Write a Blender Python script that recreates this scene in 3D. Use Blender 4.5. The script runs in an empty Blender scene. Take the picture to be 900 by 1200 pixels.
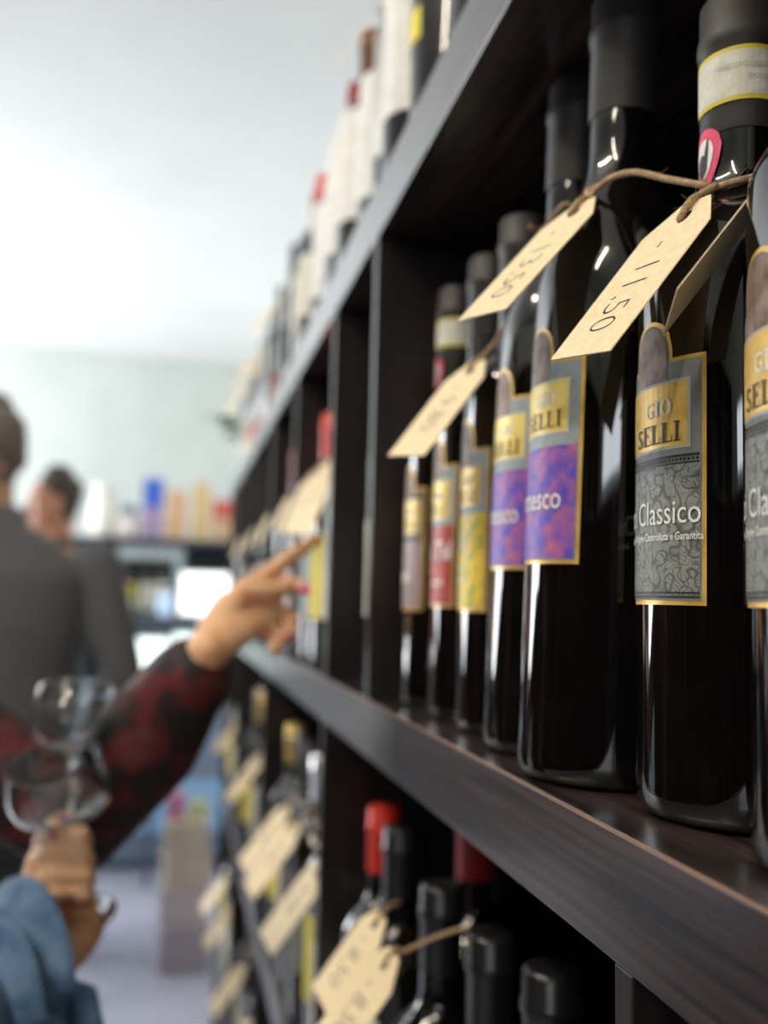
import bpy, bmesh, math, random
from mathutils import Vector, Matrix
R = math.radians
random.seed(7)
SC = bpy.context.scene
COL = SC.collection

# ------------------------------------------------------------------ camera
CZ = 1.30                                   # lens height above the floor
FPX = 1087.53
MW = Matrix(((0.97520819, -0.04322747, -0.21702619),
             (-0.22015175, -0.09020417, -0.97128596),
             (0.02240957, 0.99498472, -0.09748444)))
cam = bpy.data.objects.new('camera', bpy.data.cameras.new('camera'))
COL.objects.link(cam)
cam.matrix_world = Matrix.Translation((0, 0, CZ)) @ MW.to_4x4()
cam.data.sensor_fit = 'VERTICAL'
cam.data.sensor_height = 36.0
cam.data.sensor_width = 27.0
cam.data.lens = 36.0 * FPX / 1200
cam.data.clip_start = 0.02
cam.data.dof.use_dof = True
cam.data.dof.focus_distance = 0.315
cam.data.dof.aperture_fstop = cam.data.lens / 6.4
SC.camera = cam

# ------------------------------------------------------------------ world, lights, exposure
SC.view_settings.view_transform = 'Standard'
SC.view_settings.look = 'None'
SC.view_settings.gamma = 1
SC.view_settings.use_curve_mapping = False
SC.view_settings.exposure = 0.28
world = bpy.data.worlds.new('world'); SC.world = world
world.use_nodes = True
world.node_tree.nodes['Background'].inputs[0].default_value = (0.75, 0.87, 1.0, 1)
world.node_tree.nodes['Background'].inputs[1].default_value = 1.0

def area(name, loc, target, sx, sy, power, col):
    l = bpy.data.lights.new(name, 'AREA'); l.shape = 'RECTANGLE'
    l.size = sx; l.size_y = sy; l.energy = power; l.color = col
    o = bpy.data.objects.new(name, l); COL.objects.link(o)
    o.location = loc
    d = Vector(target) - Vector(loc)
    o.rotation_euler = d.to_track_quat('-Z', 'Y').to_euler()
    return o
# daylight through the shop windows of the left side and the shop front behind the camera
area('daylight_far', (-3.15, 4.8, 1.75), (0, 4.9, 2.3), 2.8, 1.9, 170, (0.95, 0.975, 1.0))
area('daylight_front', (-1.4, -2.80, 1.95), (-1.0, 0, 1.5), 1.5, .30, 9, (0.9, 0.95, 1.0))

# ------------------------------------------------------------------ helpers
def P(px, py, Y):
    "world point on the sight line of a photo pixel, at distance Y along the room"
    v = MW @ Vector((px - 450.0, -(py - 600.0), -FPX))
    v *= Y / v.y
    return Vector((v.x, v.y, v.z + CZ))

def tag(o, label=None, cat=None, group=None, kind=None):
    if label: o['label'] = label
    if cat: o['category'] = cat
    if group: o['group'] = group
    if kind: o['kind'] = kind
    return o

def empty(name, loc=(0, 0, 0), rz=0):
    o = bpy.data.objects.new(name, None); COL.objects.link(o)
    o.location = loc; o.rotation_euler = (0, 0, rz); o.empty_display_size = .02
    return o

def link(name, me, mat=None, parent=None, smooth=False):
    o = bpy.data.objects.new(name, me); COL.objects.link(o)
    if mat and not me.materials: me.materials.append(mat)
    if parent: o.parent = parent
    if smooth:
        for p in me.polygons: p.use_smooth = True
    return o

def bmobj(name, bm, mat=None, parent=None, smooth=False, fix=True):
    if fix: bmesh.ops.recalc_face_normals(bm, faces=bm.faces[:])
    me = bpy.data.meshes.new(name); bm.to_mesh(me); bm.free()
    return link(name, me, mat, parent, smooth)

def add_box(bm, x0, x1, y0, y1, z0, z1, bev=0):
    r = bmesh.ops.create_cube(bm, size=1)
    vs = r['verts']
    for v in vs:
        v.co = Vector(((x0+x1)/2 + v.co.x*(x1-x0), (y0+y1)/2 + v.co.y*(y1-y0), (z0+z1)/2 + v.co.z*(z1-z0)))
    if bev:
        es = list({e for v in vs for e in v.link_edges})
        bmesh.ops.bevel(bm, geom=es, offset=bev, segments=2, affect='EDGES', profile=.5)

def box(name, b, mat, parent=None, bev=0):
    bm = bmesh.new(); add_box(bm, *b, bev=bev)
    return bmobj(name, bm, mat, parent)

def add_lathe(bm, prof, seg=40, cap=True):
    rings = []
    for (r, z) in prof:
        if r < 1e-5:
            rings.append([bm.verts.new((0, 0, z))])
        else:
            rings.append([bm.verts.new((r*math.cos(2*math.pi*k/seg), r*math.sin(2*math.pi*k/seg), z)) for k in range(seg)])
    for a, b in zip(rings, rings[1:]):
        for k in range(seg):
            k2 = (k+1) % seg
            if len(a) == 1 and len(b) == 1: continue
            if len(a) == 1: bm.faces.new((a[0], b[k], b[k2]))
            elif len(b) == 1: bm.faces.new((a[k], a[k2], b[0]))
            else: bm.faces.new((a[k], a[k2], b[k2], b[k]))

def lathe(name, prof, mat, parent=None, seg=40):
    bm = bmesh.new(); add_lathe(bm, prof, seg)
    return bmobj(name, bm, mat, parent, smooth=True)

def smooth_prof(pts, n=6):
    "Catmull-Rom through profile points"
    out = []
    for i in range(len(pts)-1):
        p0 = pts[max(i-1, 0)]; p1 = pts[i]; p2 = pts[i+1]; p3 = pts[min(i+2, len(pts)-1)]
        for k in range(n):
            t = k/n
            out.append(tuple(.5*((2*p1[j]) + (-p0[j]+p2[j])*t + (2*p0[j]-5*p1[j]+4*p2[j]-p3[j])*t*t + (-p0[j]+3*p1[j]-3*p2[j]+p3[j])*t**3) for j in range(len(p1))))
    out.append(tuple(pts[-1]))
    return out

def add_loft(bm, pts, radii, seg=14, up=Vector((0, 0, 1))):
    "elliptical tube through points; radii (a, b): a across, b along the up side; rounded ends"
    pts = [Vector(p) for p in pts]
    rr = [(r, r) if not isinstance(r, (tuple, list)) else r for r in radii]
    rings = []
    n = len(pts); prev = None; free = up == Vector((0, 0, 1))
    for i in range(n):
        t = (pts[min(i+1, n-1)] - pts[max(i-1, 0)]).normalized()
        s = t.cross(up)
        if s.length < 1e-3: s = t.cross(Vector((1, 0, 0)))
        if free and prev is not None: s = prev - t*prev.dot(t)      # carry the frame along
        prev = s.normalized()
        s.normalize(); u = s.cross(t).normalized()
        a, b = rr[i]
        def ring(c, k):
            return [bm.verts.new(c + s*a*k*math.cos(2*math.pi*j/seg) + u*b*k*math.sin(2*math.pi*j/seg)) for j in range(seg)]
        m = min(a, b)
        if i == 0:
            rings.append(ring(pts[0] - t*m*.85, .45)); rings.append(ring(pts[0] - t*m*.5, .85))
        rings.append(ring(pts[i], 1))
        if i == n-1:
            rings.append(ring(pts[i] + t*m*.5, .85)); rings.append(ring(pts[i] + t*m*.85, .45))
    for a, b in zip(rings, rings[1:]):
        for j in range(seg):
            bm.faces.new((a[j], a[(j+1) % seg], b[(j+1) % seg], b[j]))
    bm.faces.new(rings[0][::-1]); bm.faces.new(rings[-1])

def add_ball(bm, c, r, sc=(1, 1, 1), sub=3):
    g = bmesh.ops.create_icosphere(bm, subdivisions=sub, radius=r)
    for v in g['verts']:
        v.co = Vector((v.co.x*sc[0], v.co.y*sc[1], v.co.z*sc[2])) + Vector(c)

def tube(name, pts, r, mat, parent=None, seg=10, sm=4):
    if sm: pts = smooth_prof([tuple(p) for p in pts], sm)
    bm = bmesh.new(); add_loft(bm, pts, [r]*len(pts), seg)
    return bmobj(name, bm, mat, parent, smooth=True)

def remeshed(name, bm, mat, parent=None, voxel=.006, smooth=4):
    "voxel union of overlapping closed lofts: one continuous surface"
    bmesh.ops.recalc_face_normals(bm, faces=bm.faces[:])
    me = bpy.data.meshes.new(name+'_src'); bm.to_mesh(me); bm.free()
    o = bpy.data.objects.new(name+'_src', me); COL.objects.link(o)
    m = o.modifiers.new('r', 'REMESH'); m.mode = 'VOXEL'; m.voxel_size = voxel
    if smooth:
        s = o.modifiers.new('s', 'SMOOTH'); s.factor = .6; s.iterations = smooth
    dg = bpy.context.evaluated_depsgraph_get(); dg.update()
    me2 = bpy.data.meshes.new_from_object(o.evaluated_get(dg))
    bpy.data.objects.remove(o); me2.name = name
    me2.materials.clear()
    return link(name, me2, mat, parent, smooth=True)

# ------------------------------------------------------------------ materials
MATS = {}
def mat(name, col, rough=.5, metal=0, **kw):
    if name in MATS: return MATS[name]
    m = bpy.data.materials.new(name); m.use_nodes = True
    b = m.node_tree.nodes['Principled BSDF']
    b.inputs['Base Color'].default_value = (*col, 1)
    b.inputs['Roughness'].default_value = rough
    b.inputs['Metallic'].default_value = metal
    for k, v in kw.items():
        b.inputs[k.replace('_', ' ')].default_value = v
    MATS[name] = m
    return m

def noise_mat(name, c1, c2, scale=(20, 20, 20), nscale=1., rough=.5, detail=4, contrast=(.35, .65), bump=0., metal=0, kind='noise', **kw):
    if name in MATS: return MATS[name]
    m = mat(name, c1, rough, metal, **kw)
    nt = m.node_tree; b = nt.nodes['Principled BSDF']
    tc = nt.nodes.new('ShaderNodeTexCoord'); mp = nt.nodes.new('ShaderNodeMapping')
    mp.inputs['Scale'].default_value = scale
    nt.links.new(tc.outputs['Object'], mp.inputs['Vector'])
    if kind == 'noise':
        t = nt.nodes.new('ShaderNodeTexNoise'); t.inputs['Scale'].default_value = nscale
        t.inputs['Detail'].default_value = detail; out = t.outputs['Fac']
    else:
        t = nt.nodes.new('ShaderNodeTexVoronoi'); t.inputs['Scale'].default_value = nscale
        if kind == 'edge': t.feature = 'DISTANCE_TO_EDGE'
        out = t.outputs['Distance']
    nt.links.new(mp.outputs[0], t.inputs['Vector'])
    r = nt.nodes.new('ShaderNodeValToRGB')
    r.color_ramp.elements[0].position = contrast[0]; r.color_ramp.elements[0].color = (*c1, 1)
    r.color_ramp.elements[1].position = contrast[1]; r.color_ramp.elements[1].color = (*c2, 1)
    nt.links.new(out, r.inputs[0]); nt.links.new(r.outputs[0], b.inputs['Base Color'])
    if bump:
        bp = nt.nodes.new('ShaderNodeBump'); bp.inputs['Strength'].default_value = bump; bp.inputs['Distance'].default_value = .001
        nt.links.new(out, bp.inputs['Height']); nt.links.new(bp.outputs[0], b.inputs['Normal'])
    return m

def emis(name, col, s):
    if name in MATS: return MATS[name]
    m = mat(name, col, .5)
    b = m.node_tree.nodes['Principled BSDF']
    b.inputs['Emission Color'].default_value = (*col, 1); b.inputs['Emission Strength'].default_value = s
    return m

WOOD = noise_mat('dark_oak_laminate', (.007, .0040, .0036), (.060, .036, .031), scale=(90, 4.0, 190), nscale=1.6, rough=.40, Coat_Weight=.9, Coat_Roughness=.23, detail=6, contrast=(.38, .64), bump=.3)
WOODV = noise_mat('dark_oak_laminate_upright', (.009, .006, .0055), (.024, .017, .016), scale=(90, 90, 3.0), nscale=1.6, rough=.36, detail=6, contrast=(.3, .72), bump=.2)
EDGE = mat('painted_edge_highlight', (.30, .20, .16), .4)  # colour of the painted highlight on the board edge
GLASS = mat('black_wine_glass', (.0035, .0030, .0028), .045, Coat_Weight=.6, Coat_Roughness=.02, Specular_IOR_Level=.5)
GLASSG = mat('green_wine_glass', (.006, .012, .006), .05, Coat_Weight=.6, Coat_Roughness=.02)
CAPS = noise_mat('matt_black_capsule', (.026, .022, .021), (.034, .030, .028), scale=(60, 60, 60), nscale=8, rough=.55)
GOLD = noise_mat('gold_print', (.72, .42, .07), (.90, .60, .16), scale=(60, 60, 60), nscale=1.5, rough=.38, metal=.35)
GOLDP = noise_mat('gold_panel_print', (.58, .34, .05), (.86, .60, .14), scale=(30, 30, 60), nscale=1.2, rough=.4, metal=.25, contrast=(.3, .6))
YELP = noise_mat('yellow_gold_panel_print', (.70, .46, .06), (.95, .76, .22), scale=(30, 30, 60), nscale=1.2, rough=.4, metal=.15, contrast=(.3, .6))
LGREY = noise_mat('grey_label_paper', (.16, .17, .165), (.21, .225, .22), scale=(80, 80, 80), nscale=2, rough=.55)
LBLUE = noise_mat('blue_grey_label_paper', (.26, .31, .32), (.34, .39, .40), scale=(80, 80, 80), nscale=2, rough=.55)
LBROWN = noise_mat('brown_label_paper', (.09, .06, .05), (.16, .11, .09), scale=(80, 80, 80), nscale=2, rough=.55)
PORTRAIT = noise_mat('portrait_print', (.12, .065, .045), (.30, .22, .18), scale=(60, 60, 40), nscale=3, rough=.55, contrast=(.35, .6))
ENGRAVE = mat('engraved_scroll_print', (.2, .2, .2), .55)
def _scroll(m):
    nt = m.node_tree; b = nt.nodes['Principled BSDF']; N = nt.nodes.new; L = nt.links.new
    tc = N('ShaderNodeTexCoord'); mp = N('ShaderNodeMapping'); mp.inputs['Scale'].default_value = (110, 110, 110); L(tc.outputs['Object'], mp.inputs[0])
    n1 = N('ShaderNodeTexNoise'); n1.inputs['Scale'].default_value = .9; n1.inputs['Detail'].default_value = 1.5; n1.inputs['Distortion'].default_value = 1.6; L(mp.outputs[0], n1.inputs['Vector'])
    mu = N('ShaderNodeMath'); mu.operation = 'MULTIPLY'; mu.inputs[1].default_value = 9; L(n1.outputs['Fac'], mu.inputs[0])
    pp = N('ShaderNodeMath'); pp.operation = 'PINGPONG'; pp.inputs[1].default_value = .5; L(mu.outputs[0], pp.inputs[0])
    v = N('ShaderNodeTexVoronoi'); v.inputs['Scale'].default_value = 1.9; v.feature = 'SMOOTH_F1'; L(mp.outputs[0], v.inputs['Vector'])
    m2 = N('ShaderNodeMath'); m2.operation = 'MULTIPLY'; m2.inputs[1].default_value = 2.2; L(v.outputs['Distance'], m2.inputs[0])
    p2 = N('ShaderNodeMath'); p2.operation = 'PINGPONG'; p2.inputs[1].default_value = .5; L(m2.outputs[0], p2.inputs[0])
    mn = N('ShaderNodeMath'); mn.operation = 'MINIMUM'; L(pp.outputs[0], mn.inputs[0]); L(p2.outputs[0], mn.inputs[1])
    r = N('ShaderNodeValToRGB'); r.color_ramp.elements[0].position = .03; r.color_ramp.elements[0].color = (.075, .08, .076, 1)
    r.color_ramp.elements[1].position = .16; r.color_ramp.elements[1].color = (.25, .265, .25, 1)
    L(mn.outputs[0], r.inputs[0]); L(r.outputs[0], b.inputs['Base Color'])
_scroll(ENGRAVE)
PURP = noise_mat('violet_print', (.15, .055, .50), (.50, .13, .24), scale=(90, 90, 90), nscale=1.3, rough=.5, contrast=(.36, .68), detail=3)
def three(m, mid, pos):
    r = [n for n in m.node_tree.nodes if n.type == 'VALTORGB'][0]
    e = r.color_ramp.elements.new(pos); e.color = (*mid, 1)
three(PURP, (.20, .085, .42), .50)
r_ = [n for n in PURP.node_tree.nodes if n.type == 'VALTORGB'][0]
r_.color_ramp.elements[0].color = (.07, .05, .50, 1)
YART = noise_mat('yellow_green_print', (.40, .42, .04), (.78, .55, .05), scale=(80, 80, 80), nscale=1.6, rough=.5, contrast=(.38, .55))
RART = noise_mat('red_print', (.36, .035, .025), (.50, .07, .05), scale=(80, 80, 80), nscale=1.2, rough=.5)
MART = noise_mat('mauve_print', (.25, .17, .17), (.36, .27, .28), scale=(80, 80, 80), nscale=1.5, rough=.5)
WHITE = mat('white_ink', (.86, .86, .85), .5)
INK = mat('black_ink', (.015, .012, .01), .5)
BROWNINK = mat('dark_brown_ink', (.05, .025, .01), .5)
GREYB = mat('silver_line_ink', (.42, .42, .40), .45)
PALE = mat('pale_line_ink', (.72, .66, .45), .45)
ORANGE = mat('orange_ink', (.80, .22, .03), .5)
PINK = mat('pink_ink', (.75, .07, .16), .5)
BANDY = mat('yellow_band_ink', (.70, .58, .04), .5)
BANDW = noise_mat('pale_band_paper', (.62, .61, .50), (.76, .75, .66), scale=(50, 50, 90), nscale=3, rough=.55)
CREAM = noise_mat('cream_label_paper', (.70, .66, .52), (.80, .77, .65), scale=(40, 40, 40), nscale=2, rough=.6)
WLABEL = noise_mat('white_label_paper', (.80, .80, .76), (.90, .90, .87), scale=(40, 40, 40), nscale=2, rough=.6)
YLABEL = mat('yellow_label_paper', (.78, .66, .06), .55)
RLABEL = mat('red_label_paper', (.50, .05, .03), .55)
KRAFT = noise_mat('kraft_card', (.90, .72, .44), (.97, .82, .55), scale=(70, 70, 70), nscale=4, rough=.75, detail=6)
STRING = noise_mat('jute_string', (.30, .19, .10), (.52, .37, .22), scale=(700, 700, 700), nscale=1, rough=.9)
REDCAP = mat('red_capsule', (.75, .035, .012), .35)
DREDCAP = mat('dark_red_capsule', (.28, .02, .02), .4)
WHCAP = mat('white_capsule', (.82, .80, .76), .4)
SILV = mat('silver_foil', (.85, .85, .85), .25, 1)
GOLDCAP = mat('gold_foil', (.75, .55, .20), .35, .8)
BLKCAP = mat('gloss_black_capsule', (.012, .012, .013), .28)

# ------------------------------------------------------------------ the room
WALLC = noise_mat('pale_green_grey_paint', (.56, .59, .56), (.60, .63, .60), scale=(3, 3, 3), nscale=1, rough=.85)
CEILC = noise_mat('white_ceiling_paint', (.80, .80, .79), (.84, .84, .83), scale=(2, 2, 2), nscale=1, rough=.9)
FLOORC = noise_mat('polished_grey_floor', (.33, .33, .40), (.42, .42, .49), scale=(1.5, 1.5, 1.5), nscale=2, rough=.28, detail=5)
CH = 3.0
def struct(name, b, m):
    return tag(box(name, b, m), kind='structure')
struct('floor', (-3.2, .75, -3.0, 8.0, -.10, 0), FLOORC)
struct('ceiling', (-3.2, .75, -3.0, 8.0, CH, CH+.12), CEILC)
struct('wall_right', (.56, .75, -3.0, 8.0, 0, CH), WALLC)
# far wall, a few degrees out of square
wf = box('wall_far', (-3.6, 1.3, 0, .15, 0, CH), WALLC); tag(wf, kind='structure')
wf.location = (-.61, 6.62, 0); wf.rotation_euler = (0, 0, R(5.4))
def wall_with_hole(name, axis, c0, c1, a0, a1, h0, h1, z0, z1):
    bm = bmesh.new()
    def bb(p0, p1, q0, q1):
        if p1 <= p0 or q1 <= q0: return
        if axis == 'x': add_box(bm, c0, c1, p0, p1, q0, q1)
        else: add_box(bm, p0, p1, c0, c1, q0, q1)
    cur = a0
    for (u, v) in h0:
        bb(cur, u, 0, CH); bb(u, v, 0, z0); bb(u, v, z1, CH); cur = v
    bb(cur, a1, 0, CH)
    return tag(bmobj(name, bm, WALLC), kind='structure')
wall_with_hole('wall_left', 'x', -3.2, -3.02, -3.0, 8.0, [(3.4, 6.2)], None, .8, 2.7)
wall_with_hole('wall_near', 'y', -3.0, -2.85, -3.02, .56, [(-2.3, -.5)], None, 1.7, 2.2)
FRAME = mat('white_window_frame', (.7, .7, .7), .4)
PANE = mat('window_pane_glass', (1, 1, 1), 0.0, Transmission_Weight=1.0, IOR=1.02)
for n, (ax, a0, a1, z0, z1) in enumerate([('x', 3.4, 6.2, .8, 2.7), ('y', -2.3, -.5, 1.7, 2.2)]):
    bm = bmesh.new()
    k = 2 if a1-a0 < 2 else 3
    def fr(p0, p1, q0, q1):
        if ax == 'x': add_box(bm, -3.08, -3.03, p0, p1, q0, q1)
        else: add_box(bm, p0, p1, -2.91, -2.86, q0, q1)
    fr(a0, a1, z0, z0+.05); fr(a0, a1, z1-.05, z1)
    for i in range(k+1):
        u = a0 + (a1-a0-.05)*i/k; fr(u, u+.05, z0+.05, z1-.05)
    tag(bmobj('window_%d' % (n+1), bm, FRAME), kind='structure')

# ceiling tube lamps behind the camera, whose bars glint in the bottles
LAMPM = emis('lit_tube', (1, .90, .74), 85)
def tube_lamp(x, y, rz, label):
    r = empty('ceiling_lamp', (x, y, CH), rz)
    tag(r, label, 'ceiling lamp', 'tube lamps on the ceiling')
    box('housing', (-.62, .62, -.06, .06, -.05, 0), FRAME, r, bev=.006)
    bm = bmesh.new(); add_loft(bm, [(-.58, 0, -.075), (.58, 0, -.075)], [.022, .022], 12)
    bmobj('tube', bm, LAMPM, r, smooth=True)
tube_lamp(-1.25, -.75, R(20), 'white tube lamp on the ceiling just behind the camera')
tube_lamp(-1.15, .35, R(90), 'white tube lamp on the ceiling straight left of the camera')

# ------------------------------------------------------------------ the shelving
D = .1467                     # front face of the shelves
XB = .50                      # back
YE = 2.62                     # far end
Z_MID = CZ - .0737            # upper face of the middle board
Z_MIDB = CZ - .1160
Z_UPB = CZ + .2925            # lower face of upper board
Z_UP = CZ + .3385
Z_LOW = CZ - .4970
Z_LOWB = Z_LOW - .042
Z_BOT = Z_LOWB - .380
unit = empty('shelf_unit', (D, 1.3, 0))
tag(unit, 'long dark brown wood shelf unit of square bays full of bottles', 'shelf unit')
def part(name, b, m, bev=0, parent=unit):
    bb = (b[0]-D, b[1]-D, b[2]-1.3, b[3]-1.3, b[4], b[5])
    return box(name, bb, m, parent, bev)
Y0 = -.55
for nm, z0, z1 in (('top_board', Z_UPB, Z_UP), ('shelf_board', Z_MIDB, Z_MID), ('shelf_board', Z_LOWB, Z_LOW), ('shelf_board', Z_BOT-.042, Z_BOT)):
    b = part(nm, (D, XB, Y0, YE, z0, z1), WOOD, .0008)
    if z1 == Z_MID: bd = b
e = box('painted_edge_glint', (-.0006, .0006, Y0-1.3, YE-1.3, Z_MID-.0009, Z_MID+.0003), EDGE, bd)  # pale sliver painted as the light caught by the bevelled edge
e['label'] = 'pale painted highlight along the worn front edge'
part('plinth', (D+.02, XB, Y0, YE, 0, .08), WOOD)
TH = .0125
UD = [.087, .7005, .8985, 1.20, 1.50, 1.80, 2.10, YE-TH-.24, YE-TH]
LD = [.281, .905, 1.50, 2.10, YE-TH, -.33]
for y in UD: part('divider', (D, XB-.01, y, y+TH, Z_MID, Z_UPB), WOODV, .0006)
for y in LD: part('divider', (D, XB-.01, y, y+TH, Z_LOW, Z_MIDB), WOODV, .0006)
for y in LD: part('divider', (D, XB-.01, y, y+TH, Z_BOT, Z_LOWB), WOODV, .0006)
for y in LD: part('divider', (D, XB-.01, y, y+TH, .08, Z_BOT-.042), WOODV, .0006)
part('back_panel', (XB, XB+.012, Y0, YE, 0, Z_UP), mat('black_back_board', (.006, .005, .005), .8))

# unseen dark shelving added along the opposite wall to darken the bottle reflections
for q, (ya, yb_) in enumerate(((-2.7, -1.1), (-1.05, .55), (.6, 2.2))):
    u2 = empty('added_dark_shelving', (-3.0, (ya+yb_)/2, 0))
    tag(u2, ['added dark wall shelving by the shop front', 'added dark wall shelving opposite the camera', 'added dark wall shelving nearest the long window'][q], 'shelf unit', 'added dark shelving along the opposite wall')
    h = (yb_-ya)/2
    box('back_panel', (0, .02, -h, h, 0, 2.3), WOODV, u2)
    for zz in (.05, .45, .85, 1.25, 1.65, 2.05, 2.27): box('shelf_board', (.02, .34, -h, h, zz, zz+.03), WOODV, u2)
    for yy in (-h, -.0125, h-.025): box('divider', (.02, .335, yy, yy+.025, 0, 2.3), WOODV, u2)

for q, (xa, xb2) in enumerate(((-2.55, -1.35), (-1.3, -.1))):  # low shelving out of view, added so the bottles reflect less bright wall
    u2 = empty('added_dark_shelving', ((xa+xb2)/2, -2.84, 0))
    tag(u2, ['added dark low shelving under the transom window, left half', 'added dark low shelving under the transom window, right half'][q], 'shelf unit', 'added dark shelving under the transom window')
    h = (xb2-xa)/2
    box('back_panel', (-h, h, 0, .02, 0, 1.68), WOODV, u2)
    for zz in (.05, .45, .85, 1.25, 1.65): box('shelf_board', (-h, h, .02, .32, zz, zz+.03), WOODV, u2)
    for xx in (-h, -.0125, h-.025): box('divider', (xx, xx+.025, .02, .315, 0, 1.68), WOODV, u2)

# ------------------------------------------------------------------ bottles
def phi_pt(r, deg, z):        # angle from -X towards -Y (towards the camera)
    a = R(deg); return (-r*math.cos(a), -r*math.sin(a), z)

def patch(name, r, cols, mat_, parent, dz=0):
    "cols: list of (phi, z0, z1)"
    bm = bmesh.new(); prev = None
    for (ph, z0, z1) in cols:
        a = bm.verts.new(phi_pt(r, ph, z0)); b = bm.verts.new(phi_pt(r, ph, z1))
        if prev and abs(prev[2]-ph) > 1e-6:
            bm.faces.new((prev[0], a, b, prev[1]))
        prev = (a, b, ph)
    return bmobj(name, bm, mat_, parent, smooth=False, fix=False)

def rect_cols(p0, p1, z0, z1, n=14, arch=0):
    return [(p0+(p1-p0)*i/n, z0 + arch*math.cos(math.pi*(i/n-.5)), z1 + arch*math.cos(math.pi*(i/n-.5))) for i in range(n+1)]

def label_cols(r, hw, z0, zs, za, ah, inset=0):
    "rectangular label with an arched head in the middle"
    dph = math.degrees(inset/r)
    hw -= dph; z0 += inset; zs -= inset; za -= inset; ah2 = ah - dph
    c = []
    for i in range(9): c.append((-hw + (hw-ah2)*i/8, z0, zs))
    for i in range(17):
        t = -1 + 2*i/16
        top = zs + .0035*(1 if inset == 0 else 1) + (za-zs-.0035)*math.sqrt(max(0, 1-t*t))
        c.append((t*ah2, z0, top))
    for i in range(9): c.append((ah2 + (hw-ah2)*i/8, z0, zs))
    return c

def text2d(s, size, sx=1., font_off=0.):
    cu = bpy.data.curves.new('t', 'FONT'); cu.body = s; cu.size = size; cu.resolution_u = 3; cu.offset = font_off
    o = bpy.data.objects.new('t', cu); COL.objects.link(o)
    dg = bpy.context.evaluated_depsgraph_get(); dg.update()
    me = bpy.data.meshes.new_from_object(o.evaluated_get(dg))
    bpy.data.objects.remove(o)
    vs = [(v.co.x*sx, v.co.y) for v in me.vertices]; fs = [tuple(p.vertices) for p in me.polygons]
    bpy.data.meshes.remove(me)
    return vs, fs

def serif2d(s, h, w):
    "thick-and-thin capitals: stems, hairlines and bracket serifs"
    vs = []; fs = []
    def q(x0, x1, y0, y1):
        k = len(vs); vs.extend([(x0, y0), (x1, y0), (x1, y1), (x0, y1)]); fs.append((k, k+1, k+2, k+3))
    x = 0; t = .24*w; hl = .07*h
    for ch in s:
        if ch in 'EL':
            q(x+.10*w, x+.10*w+t, 0, h); q(x, x+.44*w, 0, hl); q(x, x+.44*w, h-hl, h)
            q(x+.3*w, x+.92*w, 0, hl); q(x+.84*w, x+.92*w, 0, .32*h)
            if ch == 'E':
                q(x+.3*w, x+.88*w, h-hl, h); q(x+.80*w, x+.88*w, h*.72, h)
                q(x+.3*w, x+.68*w, h*.48, h*.48+hl); q(x+.60*w, x+.68*w, h*.38, h*.66)
            x += w*1.05
        elif ch == 'I':
            q(x+.12*w, x+.12*w+t, 0, h); q(x, x+.48*w, 0, hl); q(x, x+.48*w, h-hl, h); x += w*.62
        elif ch == 'O':
            k = len(vs); n = 20
            for i in range(n):
                a = 2*math.pi*i/n
                vs.append((x+.47*w+.47*w*math.cos(a), h/2+h*.51*math.sin(a)))
                vs.append((x+.47*w+.24*w*math.cos(a), h/2+h*.45*math.sin(a)))
            for i in range(n):
                j = (i+1) % n; fs.append((k+2*i, k+2*j, k+2*j+1, k+2*i+1))
            x += w*1.1
        else:
            v2, f2 = text2d(ch, h*1.38, 1.0)
            mx = max(v[0] for v in v2); k = len(vs)
            vs.extend([(x + v[0]/mx*w*.86, v[1]) for v in v2]); fs.extend([tuple(i+k for i in f) for f in f2])
            x += w*1.03
    return vs, fs

def wrap(name, vf, r, ph_right, z, mat_, parent, slope=0):
    "lay flat lettering on the bottle; its right end at angle ph_right"
    vs, fs = vf
    mx = max(v[0] for v in vs)
    # reading direction, seen from outside, runs from -phi to +phi (towards the camera)
    out = [phi_pt(r, ph_right + math.degrees((x-mx)/r), z+y) for x, y in vs]
    me = bpy.data.meshes.new(name); me.from_pydata(out, [], fs)
    return link(name, me, mat_, parent)

def bottle_prof(r, H, rn, zs, zn, cap_z):
    "glass from the base to inside the capsule"
    base = [(0, .010), (r*.45, .006), (r*.72, .0015), (r*.86, 0), (r*.955, .0012), (r*.99, .0045), (r, .009)]
    sh = smooth_prof([(r, zs-.03), (r, zs), (r*.955, zs+(zn-zs)*.28), (r*.76, zs+(zn-zs)*.58), (rn+(r-rn)*.20, zs+(zn-zs)*.84), (rn*1.03, zn+.003), (rn, zn+.02)], 6)
    return base + sh + [(rn*.96, H-.008), (0, H-.008)]
def cap_prof(rn, H, z0):
    return [(rn+.0003, z0), (rn+.0006, z0+.0008), (rn+.0005, H-.024), (rn+.0015, H-.0225), (rn+.0018, H-.0195), (rn+.0016, H-.017), (rn+.0007, H-.0155),
            (rn+.0007, H-.003), (rn-.0008, H-.0008), (rn-.003, H), (0, H)]

def body(root, r, H, kind, capm, glass=GLASS, seg=44, cap0=None):
    if kind == 'A': zs, zn, rn, c0 = .203, .272, .0150, .297
    elif kind == 'S': zs, zn, rn, c0 = .150, .245, .0140, .250     # sloping burgundy shoulders
    else: zs, zn, rn, c0 = .196, .232, .0143, .252
    k = H/.31 if kind != 'A' else H/.358
    zs *= k; zn *= k; c0 *= k
    g = lathe('glass', bottle_prof(r, H, rn, zs, zn, c0), glass, root, seg)
    cp = lathe('capsule', cap_prof(rn, H, c0), capm, root, seg)
    return g, cp, rn, c0

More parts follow.
